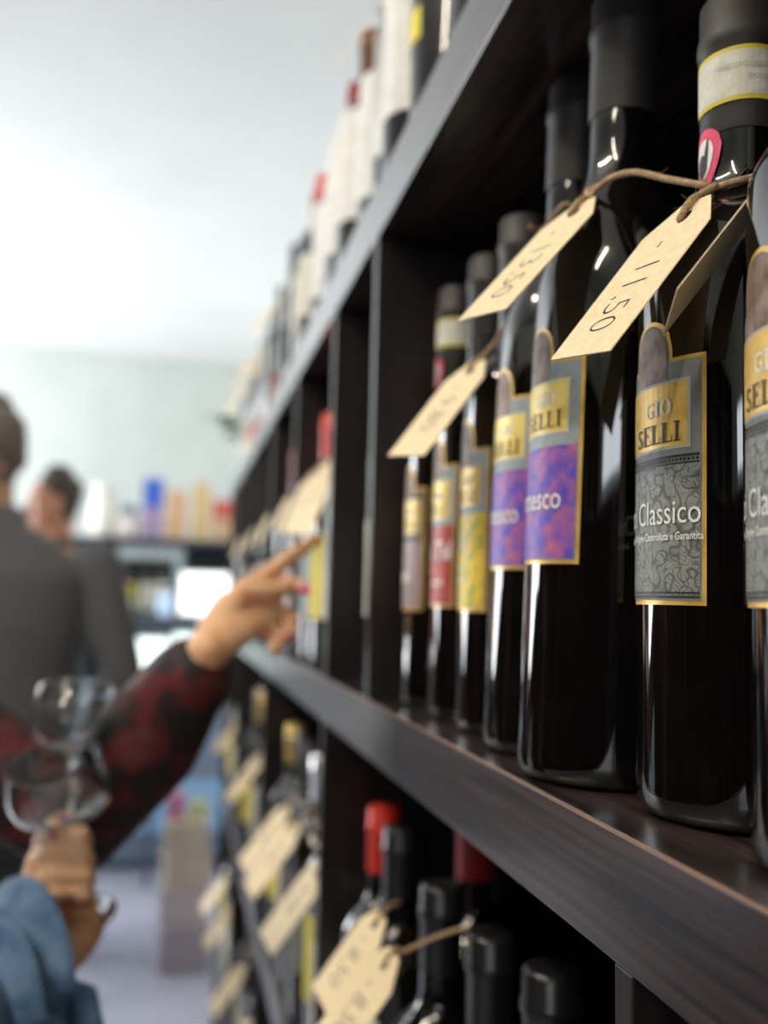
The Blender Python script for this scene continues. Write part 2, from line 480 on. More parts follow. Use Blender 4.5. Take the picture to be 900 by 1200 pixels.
def label_bottle(name_label, x, y, r, H, kind, art, top, panel, text, bottom, step, apex, art_top, pan, hw=41, phi=0, tall=None, band=False, extra=None):
    root = empty('wine_bottle', (x, y, Z_MID), R(phi))
    tag(root, name_label, 'wine bottle', 'front row of wine bottles on the middle shelf')
    g, cp, rn, c0 = body(root, r, H, kind, CAPS)
    lb = patch('label', r+.0002, label_cols(r, hw, bottom, step, apex, 19), GOLD, root)
    patch('label_ground', r+.0004, label_cols(r, hw, bottom, step, apex, 19, .0016), top, lb)
    pc = [(-15.5+31*i/10, step-.012, step + (apex-step-.0025)*math.sqrt(max(0, 1-((i-5)/5.3)**2))) for i in range(11)]
    patch('portrait', r+.00055, pc, PORTRAIT, lb)
    aw = hw - math.degrees(.0022/r)
    if art is not ENGRAVE:
        patch('picture_panel', r+.0006, rect_cols(-aw, aw, bottom+.0022, art_top, arch=.0), art, lb)
    else:
        patch('picture_panel', r+.0006, rect_cols(-aw, aw, bottom+.0035, art_top-.003), art, lb)
        patch('picture_rule', r+.0007, rect_cols(-aw, aw, art_top-.0006, art_top+.0002, arch=.0), INK, lb)
        patch('picture_rule', r+.0007, rect_cols(-aw, aw, art_top-.0032, art_top-.0026), INK, lb)
        n = 30
        for i in range(n):
            a = -aw + 2*aw*(i+.5)/n
            patch('picture_bead', r+.0007, rect_cols(a-.75, a+.75, art_top-.0021, art_top-.0011, 1), INK, lb)
        patch('picture_rule', r+.0007, rect_cols(-aw, aw, bottom+.0040, bottom+.0046), INK, lb)
        patch('picture_rule', r+.0007, rect_cols(-aw, aw, bottom+.0026, bottom+.0031), INK, lb)
    p0, p1, ph = pan
    patch('panel_border', r+.0006, rect_cols(-ph-1.6, ph+1.6, p0-.001, p1+.001, arch=.0), GREYB if panel is GOLDP else PALE, lb)
    pn = patch('name_panel', r+.0007, rect_cols(-ph, ph, p0, p1), panel, lb)
    wrap('lettering', serif2d('SELLI', .0072, .0056), r+.0010, ph-4, p0+.0016, BROWNINK, lb)
    wrap('lettering', serif2d('GIO', .0060, .0055), r+.0010, ph-10, p0+.0115, WHITE, lb)
    for (s, size, sx, pr, z, m, off) in text:
        wrap('lettering', text2d(s, size, sx, off), r+.0010, pr, z, m, lb)
    if band:
        rb = rn+.0011
        bn = patch('guarantee_band', rb, rect_cols(-180, 180, H-.048, H-.0265, 40), BANDY, root)
        patch('band_field', rb+.0001, rect_cols(-180, 180, H-.0462, H-.0283, 40), BANDW, bn)
        for q, zz in enumerate((H-.0355, H-.0405)):
            wrap('lettering', text2d('MINISTERO DELLE' if q == 0 else 'DOCG', .0030, .85), rb+.0004, 95, zz, GREYB, bn)
        sl = []
        for i in range(17):
            t = -1+2*i/16
            e_ = math.sqrt(max(0, 1-t*t))
            sl.append((-3+34*t, c0-.005-.0165*e_**1.6, c0-.005+.0085*e_))
        s1 = patch('consortium_seal', rn+.0009, sl, PINK, root)
        patch('seal_field', rn+.0012, [(-3+21*t_, c0-.006-.0105*math.sqrt(1-t_*t_)**1.4, c0-.006+.0055*math.sqrt(1-t_*t_)) for t_ in [-1+i/6 for i in range(13)]], WHITE, s1)
        # black rooster: body, neck, tail as one print
        for pts in ([(-14, -.009, -.004), (-6, -.0125, -.002), (0, -.011, -.003), (6, -.009, .0025), (9, -.001, .0035)],):
            patch('seal_rooster', rn+.0014, [(a, c0-.004+b_, c0-.004+c_) for a, b_, c_ in pts], INK, s1)
    if extra: extra(root, r, lb)
    return root

def lean(o, deg, rz=0):
    ax = Vector((.25, .97, 0))
    o.rotation_euler = (Matrix.Rotation(R(deg), 3, ax) @ Matrix.Rotation(R(rz), 3, 'Z')).to_euler(); o.location.z += .0004
rr = .0378
b = label_bottle('nearest wine bottle at the right frame edge, grey engraved label reading Cla', .1990, .2280, rr, .312, 'B', ENGRAVE, LGREY, GOLDP,
    [('Chianti Classico', .0122, .80, 37, .1000, WHITE, 0), ('Denominazione di Origine Controllata e Garantita', .0040, .72, 38, .0945, WHITE, .00004)],
    .0740, .1625, .1790, .1270, (.130, .1535, 29), phi=0, band=True)
lean(b, .5, -9)
b = label_bottle('black wine bottle with grey engraved label reading Classico and pale neck band', .2045, .3075, rr, .312, 'B', ENGRAVE, LGREY, GOLDP,
    [('Chianti Classico', .0122, .80, 36.5, .1030, WHITE, 0), ('Denominazione di Origine Controllata e Garantita', .0040, .72, 38, .0972, WHITE, .00004)],
    .0745, .1625, .1785, .1270, (.1305, .1535, 29), band=True, hw=39)
lean(b, .6)
ra = .0365
b = label_bottle('tall wine bottle with fully visible violet label, next to the Classico bottle', .1852, .3825, ra, .360, 'A', PURP, LBLUE, YELP,
    [('ortesco', .0135, .84, 31, .1140, WHITE, .0001)],
    .0905, .1790, .1960, .1410, (.1475, .1690, 33), hw=45)
lean(b, 1.9)
b = label_bottle('tall wine bottle with violet label half hidden, fourth from the right', .1941, .4554, ra, .360, 'A', PURP, LBLUE, YELP,
    [('ortesco', .0135, .84, 31, .1140, WHITE, .0001)],
    .0905, .1790, .1960, .1410, (.1475, .1690, 33), hw=45)
lean(b, 1.9)
r3 = .0335
b = label_bottle('wine bottle with yellow and green picture label, behind the violet ones', .1972, .5255, r3, .312, 'B', YART, LBLUE, GOLDP,
    [('n', .016, .9, 6, .1040, WHITE, .0002), ('no', .008, .8, 2, .0925, WHITE, .0001), ('gina', .006, .8, 6, .0860, WHITE, .0001)],
    .0690, .1640, .1830, .1260, (.1310, .1530, 30))
lean(b, 1.0)
b = label_bottle('wine bottle with red picture label and white words', .1988, .5930, r3, .312, 'B', RART, LBLUE, YELP,
    [('a Tul', .017, .75, 36, .1020, WHITE, .0003), ('o', .014, 1.6, 6, .0925, ORANGE, .0004), ('onorii', .0062, .9, 24, .0850, WHITE, .0002)],
    .0710, .1640, .1830, .1240, (.1290, .1530, 30))
lean(b, 1.0)
b = label_bottle('farthest bottle of the row, mauve label and pale neck band', .1965, .6605, r3, .312, 'B', MART, LBROWN, YELP,
    [('ssic', .012, .8, 14, .0890, WHITE, .0004)],
    .0680, .1560, .1740, .1180, (.1240, .1470, 30), band=True)
lean(b, 1.0)

# ---- plain bottles for all the other bays
PROTO = {}
def simple_proto(kind, H, r, capm, labm, lz0, lz1, hw, glass=GLASS, stripe=None):
    key = (kind, H, r, capm.name, labm.name if labm else '', lz0, lz1, glass.name)
    if key in PROTO: return PROTO[key]
    def build():
        root = empty('wine_bottle')
        body(root, r, H, kind, capm, glass, 32)
        if labm:
            lb = patch('label', r+.0003, rect_cols(-hw, hw, lz0, lz1, 12), labm, root)
            if stripe: patch('label_stripe', r+.0005, rect_cols(-hw, hw, lz0+(lz1-lz0)*.42, lz0+(lz1-lz0)*.55, 12), stripe, lb)
        return root
    root = build(); PROTO[key] = root
    root['_used'] = 0
    return root

def copy_tree(o, parent=None):
    c = o.copy(); COL.objects.link(c); c.parent = parent
    for ch in o.children: copy_tree(ch, c)
    return c

def bottle(x, y, z, label, group, kind='B', H=.31, r=.0365, cap=BLKCAP, lab=CREAM, lz=(.07, .15), hw=55, rz=0, glass=GLASS, stripe=None):
    p = simple_proto(kind, H, r, cap, lab, lz[0], lz[1], hw, glass, stripe)
    if p['_used']: o = copy_tree(p)
    else: o = p
    p['_used'] = 1
    o.location = (x, y, z); o.rotation_euler = (0, 0, rz)
    tag(o, label, 'wine bottle', group)
    return o

# ------------------------------------------------------------------ price tags
def price_tag(T, w, l, label, group, xd=(.144, -.978, -.154), up=(.594, -.039, .804), text=None, string=None, loop=None, scale_t=1, thick=.0005):
    up = Vector(up).normalized(); xd = Vector(xd); xd = (xd - up*xd.dot(up)).normalized(); n = xd.cross(up).normalized()
    root = bpy.data.objects.new('price_tag', None); COL.objects.link(root); root.empty_display_size = .01
    root.matrix_world = Matrix.Translation(T) @ Matrix((xd, up, n)).transposed().to_4x4()
    tag(root, label, 'price tag', group)
    # card outline with clipped top corners and an eyelet hole
    t = w*.19; ch = l*.20
    outer = [(-w/2, -l), (w/2, -l), (w/2, -ch), (t, 0), (-t, 0), (-w/2, -ch)]
    hr = w*.085; hc = (0, -l*.115); nseg = 12
    def edge_pt(a):
        d = Vector((math.cos(a), math.sin(a))); best = None
        for i in range(6):
            p, q = Vector(outer[i]) - Vector(hc), Vector(outer[(i+1) % 6]) - Vector(hc)
            e_ = q-p; den = d.x*e_.y - d.y*e_.x
            if abs(den) < 1e-9: continue
            s = (p.x*e_.y - p.y*e_.x)/den; u = (p.x*d.y - p.y*d.x)/den
            if s > 0 and -1e-6 <= u <= 1+1e-6 and (best is None or s < best): best = s
        return Vector(hc) + d*best
    angs = sorted(set([2*math.pi*i/nseg for i in range(nseg)] + [math.atan2(p[1]-hc[1], p[0]-hc[0]) % (2*math.pi) for p in outer]))
    bm = bmesh.new(); R_ = {}
    for zz in (-thick/2, thick/2):
        ou = []; inn = []
        for a in angs:
            p = edge_pt(a); ou.append(bm.verts.new((p.x, p.y, zz))); inn.append(bm.verts.new((hc[0]+hr*math.cos(a), hc[1]+hr*math.sin(a), zz)))
        R_[zz] = (ou, inn)
        for i in range(len(angs)):
            j = (i+1) % len(angs); bm.faces.new((ou[i], ou[j], inn[j], inn[i]))
    (o0, i0), (o1, i1) = R_[-thick/2], R_[thick/2]
    for i in range(len(angs)):
        j = (i+1) % len(angs)
        bm.faces.new((o0[i], o0[j], o1[j], o1[i])); bm.faces.new((i0[i], i0[j], i1[j], i1[i]))
    card = bmobj('card', bm, KRAFT, root)
    if text:
        # handwritten price reading from the eyelet downwards
        vs, fs = text2d(text, w*.54*scale_t, .80, -.00045)
        mx = max(v[0] for v in vs); my = max(v[1] for v in vs)
        out = [((y - my/2)*-1*(-1), -l*.26 - x + .10*y, thick/2+.0001) for x, y in vs]
        me = bpy.data.meshes.new('handwriting'); me.from_pydata(out, [], fs)
        link('handwriting', me, BROWNINK, card)
    if string:
        # world-space string points, made local to the tag
        inv = root.matrix_world.inverted()
        hole = Vector((0, hc[1], 0))
        pts = [hole + Vector((0, -hr*.6, .0012)), Vector((0, hc[1]*.3, .002)), Vector((0, .003, 0))] + [inv @ Vector(p) for p in string]
        sg = tube('string', pts, .0014, STRING, root, 7, 5)
        fibres(sg, smooth_prof([tuple(p) for p in pts], 5))
    return root

def fibres(par, pts):
    "loose jute fibres standing off a string"
    bm = bmesh.new()
    rnd = random.Random(len(pts))
    for i in range(2, len(pts)-1, 2):
        p = Vector(pts[i]); d = Vector(pts[i+1])-Vector(pts[i-1])
        if d.length < 1e-6: continue
        d.normalize()
        o_ = Vector((rnd.uniform(-1, 1), rnd.uniform(-1, 1), rnd.uniform(-1, 1))).normalized()
        q = [p, p+(o_*.6+d*.8)*.0022, p+(o_*1.5+d*1.1)*.0032]
        add_loft(bm, q, [.00014, .00011, .00006], 4)
    f = bmobj('fibres', bm, STRING, par); f['kind'] = 'stuff'

def neck_loop(cx, cy, cz, r, a0=0, a1=330, n=9):
    return [(cx - r*math.cos(R(a0+(a1-a0)*i/n)), cy - r*math.sin(R(a0+(a1-a0)*i/n)), cz - .004*math.cos(R(i*40))) for i in range(n+1)]

sT = (.038, .076)
G1 = 'kraft price tags on the middle shelf'
t2 = price_tag((.1800, .2930, CZ+.1488), *sT, 'front kraft price tag hung over the Classico bottle, price written down its length', G1, text='- 11,50',
          string=[(.1868, .2925, CZ+.1545)] + neck_loop(.2024, .3062, CZ+.160, .0165, 30, 330))
t1 = price_tag((.1705, .3675, CZ+.1795), *sT, 'kraft price tag hung on the first violet labelled bottle', G1, text='- 13,50', xd=(.234, -.962, -.14), up=(.647, .047, .761),
          string=[(.1735, .3600, CZ+.183), (.176, .352, CZ+.184), (.179, .338, CZ+.1800), (.184, .322, CZ+.1705), (.190, .3035, CZ+.1600)] )
t3 = price_tag((.1700, .5140, CZ+.1440), *sT, 'kraft price tag farther back, hung before the red labelled bottle', G1, text='- 9,80', xd=(.324, -.939, -.115), up=(.594, .108, .797),
          string=[(.1745, .5080, CZ+.1490), (.178, .497, CZ+.157), (.181, .487, CZ+.168), (.1805, .478, CZ+.182)] + neck_loop(.1975, .4554, CZ+.212, .0172, 60, 330))
t4 = price_tag((.1860, .2600, CZ+.1400), .0289, .0578, 'kraft price tag seen nearly edge on beside the right frame edge', G1, xd=(-.347, -.912, .220), up=(.609, -.041, .792),
          string=[(.188, .257, CZ+.143), (.190, .248, CZ+.150)] + neck_loop(.1990, .2280, CZ+.158, .0165, 280, 590))
# loose jute twist from the first violet bottle's neck
jt = tube('jute_string', [(.1720, .3640, CZ+.1805), (.1735, .3720, CZ+.186), (.180, .367, CZ+.188), (.190, .365, CZ+.188), (.204, .371, CZ+.190), (.209, .386, CZ+.192), (.199, .3985, CZ+.193), (.184, .395, CZ+.190), (.1745, .384, CZ+.186)], .0014, STRING)
tag(jt, 'brown jute string looped round the neck of the first violet labelled bottle', 'string')

# ------------------------------------------------------------------ bottles in the upper bays past the divider
ORD = ['first', 'second', 'third', 'fourth', 'fifth', 'sixth', 'seventh', 'eighth', 'ninth', 'tenth', 'eleventh', 'twelfth', 'thirteenth', 'fourteenth', 'fifteenth', 'sixteenth', 'seventeenth', 'eighteenth', 'nineteenth', 'twentieth', 'twenty-first', 'twenty-second', 'twenty-third', 'twenty-fourth', 'twenty-fifth', 'twenty-sixth', 'twenty-seventh', 'twenty-eighth', 'twenty-ninth', 'thirtieth', 'thirty-first', 'thirty-second']
GM = 'wine bottles in the middle bays beyond the row'
bottle(.197, .782, Z_MID, 'cream labelled wine bottle in the narrow bay between two dividers', GM, lab=CREAM, lz=(.062, .145), hw=60)
bottle(.190, .968, Z_MID, 'white labelled wine bottle with black capsule just past the second divider', GM, cap=BLKCAP, lab=WLABEL, lz=(.055, .140), hw=60)
bottle(.188, 1.055, Z_MID, 'yellow labelled wine bottle behind the pointing finger', GM, lab=YLABEL, lz=(.055, .150), hw=70)
bottle(.188, 1.145, Z_MID, 'blue grey labelled wine bottle with red capsule behind the pointing hand', GM, lab=LBLUE, lz=(.055, .140), hw=40, cap=REDCAP)
ys = [1.27, 1.36, 1.44, 1.56, 1.65, 1.74, 1.86, 1.95, 2.04, 2.16, 2.25, 2.34, 2.46, 2.56, 2.66, 2.76]
for i, y in enumerate([v for v in ys if v < YE-.05]):
    bottle(.190+.006*math.sin(i*2.1), y, Z_MID, 'dark wine bottle in the far middle bays, %s one past the pointing hand' % ORD[i], GM,
           lab=[CREAM, WLABEL, RLABEL, LBLUE][i % 4], lz=(.06, .14), cap=[BLKCAP, CAPS, DREDCAP, GOLDCAP][(i*3) % 4], kind='B' if i % 3 else 'S')

def hang(x, y, z, label, group, s=1., text='9,00', yaw=0, slant=0, steep=False):
    "a tag leaning on a bottle shoulder, string round the neck; x,y = bottle axis, z = bottle base"
    up = Vector((.594, -.039, .804)); xd = Vector((.20, -.965, -.15))
    if steep: up = Vector((.36, -.03, .93))
    T = Vector((x-.030, y-.012+slant, z+.228))
    return price_tag(T, sT[0]*s, sT[1]*s, label, group, xd=xd, up=up, text=text,
                     string=[(x-.022, y-.008, z+.236)] + neck_loop(x, y, z+.243, .0165, 20, 330, 7))
G2 = 'kraft price tags in the middle bays'
hang(.190, .968, Z_MID, 'large kraft price tag just above the pointing fingertip', G2, 1.2, steep=True)
hang(.188, 1.055, Z_MID, 'kraft price tag overlapping behind the pointing finger', G2, 1.1, steep=True)
hang(.188, 1.145, Z_MID, 'kraft price tag left of the fingertip, over the hand', G2, 1.0, steep=True)
for i, y in enumerate([1.36, 1.65, 1.95, 2.34]):
    hang(.190, y, Z_MID, 'kraft price tag in the far middle bays, %s one past the hand' % ORD[i], G2, .72, steep=True)

# ------------------------------------------------------------------ bottles on top of the unit
GT = 'wine bottles along the top of the shelf unit'
spec = {  # index: (cap, label material, z range, half width, kind)
}
y = .50
for i in range(29):
    y = .50 + i*.0815
    if y > YE-.05: break
    if i <= 2: cap, lab, lz, d = BLKCAP, YLABEL if i == 2 else CREAM, (.092, .118), 'dark bottle with small yellow label'
    elif i <= 9: cap, lab, lz, d = (WHCAP, CAPS, BLKCAP, mat('brown_capsule', (.16, .07, .02), .4), DREDCAP, BLKCAP, WHCAP)[i-3], WLABEL, (.078-.006*(i % 2), .205), 'bottle with tall white label'
    elif i <= 12: cap, lab, lz, d = (REDCAP, DREDCAP, WHCAP, REDCAP)[i-10], CREAM, (.07, .16), 'bottle with cream label and coloured capsule'
    elif i <= 18: cap, lab, lz, d = BLKCAP, (RLABEL, WLABEL)[i % 2], (.03, .07) if i % 2 == 0 else (.13, .22), 'black bottle with narrow red label or painted white glint'  # white patches on the odd ones paint reflections on the bottle shoulders
    elif i <= 22: cap, lab, lz, d = CAPS, RLABEL, (.03, .075), 'black bottle with low red label'
    else: cap, lab, lz, d = (GOLDCAP, CREAM, WHCAP)[i % 3], CREAM, (.05, .15), 'bottle with cream label and pale capsule'
    bottle(.200+.006*math.sin(i*1.7), y, Z_UP, '%s on the top board, %s from the near end' % (d, ORD[i]), GT, cap=cap, lab=lab, lz=lz, hw=24 if i <= 2 else 26 if 13 <= i <= 18 else 65,
           H=.300+.012*math.sin(i*2.3), kind='S' if i in (11, 16, 20) else 'B')
G3 = 'kraft price tags on the top of the shelf unit'
for q, i in enumerate((4, 15, 19, 21, 23, 25)):
    yy = .50+i*.0815
    hang(.200+.006*math.sin(i*1.7), yy, Z_UP, 'kraft price tag on the top board, %s one counting from the near end' % ORD[q], G3, 1.15)

# ------------------------------------------------------------------ bottles on the lower board
GL = 'wine bottles on the lower shelf'
low = [(.199, .862, 'red', 'red capsuled wine bottle at the back of the lower bay', .31),
       (.196, .785, 'blk', 'wine bottle with black capsule beside the red capsuled one', .31),
       (.190, .640, 'blk', 'wine bottle with broad black shoulders behind the two lower tags', .305),
       (.238, .712, 'dred', 'tall wine bottle with dark red capsule set back in the lower bay', .352),
       (.197, .556, 'blk', 'wine bottle with ringed black capsule low under the shelf', .300),
       (.196, .462, 'blk', 'nearest black capsuled wine bottle beside the lower divider', .315),
       (.290, .800, 'blk', 'wine bottle in the rear row of the lower bay, far side', .30),
       (.300, .540, 'blk', 'wine bottle in the rear row of the lower bay, near side', .30)]
for (x, y, c, lbl, H) in low:
    bottle(x, y, Z_LOW, lbl, GL, cap={'red': REDCAP, 'blk': BLKCAP, 'dred': DREDCAP}[c], H=H, lab=CREAM, lz=(.085, .165), hw=52)
G4 = 'kraft price tags on the lower shelf'
price_tag(P(448, 1072, .655), .040, .070, 'left kraft price tag of the overlapping pair low in the picture', G4, text='- 8,50',
          string=[P(452, 1066, .660), P(458, 1060, .668), P(468, 1058, .676)])
price_tag(P(462, 1116, .600), .040, .084, 'right kraft price tag of the overlapping pair at the bottom', G4, text='- 8,50', xd=(.25, -.95, -.12),
          string=[P(470, 1116, .600), P(497, 1104, .592), P(525, 1093, .585), P(548, 1087, .578)])
yb = [.985, 1.07, 1.16, 1.26, 1.36, 1.44, 1.58, 1.68, 1.80, 1.92, 2.02, 2.20, 2.32, 2.46, 2.60, 2.74]
for i, y in enumerate([v for v in yb if v < YE-.05]):
    bottle(.192+.005*math.sin(i*1.9), y, Z_LOW, 'dark wine bottle in the far lower bays, %s one past the lower divider' % ORD[i], GL,
           cap=[BLKCAP, GOLDCAP, SILV, CAPS][i % 4], lab=[CREAM, LBROWN, LGREY, YLABEL][(i*3) % 4], lz=(.06, .15), hw=60)
    if i in (0, 2, 3, 7, 11):
        hang(.192+.005*math.sin(i*1.9), y, Z_LOW, 'kraft price tag in the far lower bays on the %s bottle past the divider' % ORD[i], G4, 1.25)
GB = 'wine bottles on the second lowest board'
yb = [1.62, 1.74, 1.86, 1.98, 2.20, 2.32, 2.44, 2.56, 2.68, 2.78]
for i, y in enumerate([v for v in yb if v < YE-.05]):
    bottle(.192, y, Z_BOT, 'wine bottle near the floor end of the unit, %s one counting away' % ORD[i], GB,
           cap=[BLKCAP, GOLDCAP][i % 2], lab=[CREAM, YLABEL, CREAM][i % 3], lz=(.05, .15), hw=60)
    if i % 2 == 0: hang(.192, y, Z_BOT, 'kraft price tag near the floor on the %s bottle' % ORD[i], 'kraft price tags on the low board', 1.3)

# green sprig sticking out at the far end of the top board
LEAF = noise_mat('dark_green_leaf', (.02, .09, .04), (.04, .15, .07), scale=(40, 40, 40), nscale=2, rough=.5)
sp = empty('leaf_sprig', (.200, 2.50, Z_UP))
tag(sp, 'small dark green leaf sprig sticking out over the far end of the top board', 'plant')
tube('stem', [(.02, 0, .003), (.0, 0, .06), (-.04, 0, .135), (-.075, 0, .15)], .003, LEAF, sp)
for k in range(6):
    bm = bmesh.new(); L = .075
    for s in range(7):
        t = s/6; wd = .016*math.sin(math.pi*min(t*.94+.03, 1)); zz = .012*math.sin(t*3)
        bm.verts.new((-L*t, -wd, zz)); bm.verts.new((-L*t, 0, zz-.004)); bm.verts.new((-L*t, wd, zz))
    bm.verts.ensure_lookup_table()
    for s in range(6):
        for q in range(2):
            a = s*3+q; bm.faces.new((bm.verts[a], bm.verts[a+1], bm.verts[a+4], bm.verts[a+3]))
    o = bmobj('leaf', bm, LEAF, sp); o.location = (-.010-.012*k, 0, .09+.011*k); o.rotation_euler = (R(-40+30*(k % 3)), R(random.uniform(-10, 20)), R(-50+33*(k % 4)))

# ------------------------------------------------------------------ the far end: cabinet, things on it, lit case
NAVY = mat('navy_cabinet_paint', (.025, .035, .055), .4)
SLATE = mat('slate_cabinet_paint', (.09, .11, .13), .5)
GREYF = mat('pale_grey_frame', (.30, .34, .36), .5)
YC = 5.6
# origin of the cabinet group, facing the camera
xl, xr = P(98, 700, YC).x, P(300, 700, YC).x
ztop = P(180, 631, YC).z
z2 = P(180, 722, YC).z; z3 = P(180, 800, YC).z
cab = empty('back_cabinet', ((xl+xr)/2, YC, 0))
tag(cab, 'tall dark navy display cabinet against the far wall', 'cabinet')
def cp(name, x0, x1, y0, y1, z0, z1, m, parent=cab, bev=.003):
    c = cab.location
    return box(name, (x0-c.x, x1-c.x, y0-YC, y1-YC, z0, z1), m, parent, bev)
cp('top_panel', xl-.5, xr, YC-.02, YC+.45, ztop-.035, ztop, NAVY)
cp('back_panel', xl-.5, xr, YC+.43, YC+.45, .06, ztop-.035, NAVY)
for x in (xl-.5, xl, P(212, 700, YC).x, xr-.03): cp('side_panel', x, x+.03, YC, YC+.43, .06, ztop-.035, NAVY)
cp('shelf', xl-.47, xr-.03, YC+.01, YC+.43, z2-.05, z2, SLATE)
cp('shelf', xl-.47, xr-.03, YC+.01, YC+.43, z3-.05, z3, SLATE)
cp('base', xl-.5, xr, YC-.01, YC+.45, 0, .06, SLATE)
# framed glass case in the cabinet
xa, xb_ = P(137, 675, YC).x, P(214, 675, YC).x
cf = cp('case_frame', xa, xb_, YC-.015, YC, P(0, 650, YC).z+.0, P(0, 636, YC).z, GREYF)
cp('case_frame', xb_-.05, xb_, YC-.015, YC, z2, P(0, 650, YC).z, GREYF)
cp('case_frame', xa, xa+.03, YC-.015, YC, z2, P(0, 650, YC).z, GREYF)
LILAC = mat('lilac_blue_door', (.20, .25, .33), .35)
cp('door', xl+.04, xr-.04, YC-.02, YC+.0, .08, z3-.10, LILAC)
GC = 'bottles inside the back cabinet'
k = 0
for (px, wpx, hpx, m, capm, desc) in [(150, 13, 60, YLABEL, GOLDCAP, 'yellow labelled bottle'), (147, 0, 0, None, None, None), (172, 14, 55, CREAM, DREDCAP, 'cream labelled bottle with red capsule'), (192, 14, 62, CREAM, GOLDCAP, 'cream labelled bottle with gold capsule'), (120, 13, 60, mat('blue_label', (.08, .16, .42), .5), SILV, 'blue labelled bottle')]:
    if not m: continue
    c = P(px, 700, YC+.12)
    bottle(c.x, YC+.12, z2, '%s inside the far navy cabinet' % desc, GC, r=.042, H=.40, lab=m, lz=(.03, .19), hw=80, cap=capm, rz=R(90))
# round-bellied flask and a pale blue bowl in front
fl = lathe('round_flask', [(0, 0), (.03, 0), (.055, .02), (.065, .06), (.055, .10), (.02, .135), (.018, .19), (.022, .195), (0, .195)], mat('pale_cream_ceramic', (.80, .70, .58), .4))
c = P(146, 700, YC+.04); fl.location = (c.x, YC+.055, z2); tag(fl, 'round cream flask inside the far navy cabinet', 'flask')
fl = lathe('glass_jar', [(0, 0), (.05, 0), (.062, .02), (.062, .10), (.05, .125), (.052, .14), (0, .14)], emis('pale_blue_jar', (.55, .70, .95), .0))
c = P(197, 700, YC+.04); fl.location = (c.x, YC+.055, z2); tag(fl, 'pale blue jar inside the far navy cabinet', 'jar')
bl = box('blue_carton', (0, .24, 0, .18, 0, .17), mat('mid_blue_carton', (.07, .16, .30), .5), bev=.003)
c = P(225, 700, YC+.1); bl.location = (c.x, YC+.10, z2); tag(bl, 'mid blue carton at the right in the far navy cabinet', 'carton')
# things on top of the cabinet
def jar(px0, px1, ptop, m1, m2, name, label, cat, square=False, split=.5, capm=None):
    a, b_ = P(px0, 628, YC+.1), P(px1, 628, YC+.1)
    w = b_.x-a.x; h = P(px0, ptop, YC+.1).z - ztop; r = w/2
    root = empty(name, ((a.x+b_.x)/2, YC+.14, ztop)); tag(root, label, cat, 'things standing on the far cabinet')
    if square:
        box('carton_body', (-r, r, -.06, .06, 0, h*split), m1, root, .004)
        box('carton_lid', (-r*.96, r*.96, -.057, .057, h*split, h), m2, root, .006)
    else:
        lathe('belly', [(0, 0), (r*.9, 0), (r, .02), (r, h*split*.9), (r*.8, h*split), (r*.5, h*split+.02)], m1, root, 24)
        lathe('lid', [(r*.5, h*split+.015), (r*.8, h*split+.02), (r*.85, h*.95), (r*.5, h), (0, h)], m2, root, 24)
CRM = mat('cream_tin', (.78, .74, .62), .4); TAN = noise_mat('tan_carton', (.50, .30, .17), (.62, .40, .24), scale=(6, 6, 6), nscale=2, rough=.6)
TANY = noise_mat('ochre_carton', (.52, .34, .14), (.66, .46, .22), scale=(6, 6, 6), nscale=2, rough=.6)
jar(102, 134, 566, CRM, mat('pale_grey_lid', (.72, .72, .64), .4), 'storage_jar', 'tall cream jar on the far cabinet, leftmost', 'jar', split=.72)
jar(137, 161, 590, mat('pinkish_white_tin', (.72, .62, .58), .4), mat('dark_grey_lid', (.20, .22, .24), .4), 'storage_jar', 'low whitish jar with dark lid between cream jar and blue box', 'jar', split=.62)
jar(165, 190, 560, mat('mauve_carton', (.30, .22, .34), .5), mat('strong_blue_carton', (.03, .10, .45), .5), 'gift_box', 'tall box with strong blue top on the far cabinet', 'box', True, .52)
jar(193, 218, 574, TAN, TAN, 'gift_box', 'wide tan box beside the blue topped one', 'box', True, .9)
jar(225, 244, 566, TANY, TANY, 'gift_box', 'tall narrow ochre box on the far cabinet', 'box', True, .86)
jar(248, 270, 586, TAN, mat('brick_red_carton', (.50, .07, .05), .5), 'gift_box', 'low red topped box at the right end of the far cabinet', 'box', True, .55)
# white screen standing in front of the cabinet on the counter
ctr = empty('shop_counter', (P(190, 800, 5.0).x, 5.0, 0))
tag(ctr, 'pale blue grey counter before the far cabinet', 'counter')
zc = P(200, 812, 5.0).z
box('worktop', (-.75, .55, -.30, .30, zc-.04, zc), mat('pale_worktop', (.34, .38, .42), .3), ctr, .004)
box('front_board', (-.72, .52, -.27, -.24, .05, zc-.04), mat('blue_grey_board', (.22, .27, .36), .4), ctr, .003)
for x in (-.72, .49): box('side_board', (x, x+.03, -.24, .27, .05, zc-.04), MATS['blue_grey_board'], ctr, .003)
box('kick_band', (-.73, .53, -.285, -.255, .17, .42), mat('light_blue_band', (.35, .58, .85), .35), ctr, .003)
scr = empty('till_screen', (P(239, 720, 5.0).x, 5.0, zc))
tag(scr, 'bright white till screen on the counter, left of the pointing hand', 'screen')
sw = P(266, 697, 5.0).x - P(212, 697, 5.0).x
za, zb = P(239, 719, 5.0).z - zc, P(239, 673, 5.0).z - zc
box('casing', (-sw/2-.008, sw/2+.008, 0, .02, za-.008, zb+.008), mat('white_casing', (.75, .75, .75), .4), scr, .003)
box('display', (-sw/2, sw/2, -.004, .0, za, zb), emis('lit_screen', (1, 1, 1), 1.6), scr)
box('stand', (-.02, .02, .005, .03, .008, za), MATS['white_casing'], scr, .003)
box('foot', (-.10, .10, -.06, .08, 0, .008), MATS['white_casing'], scr, .002)
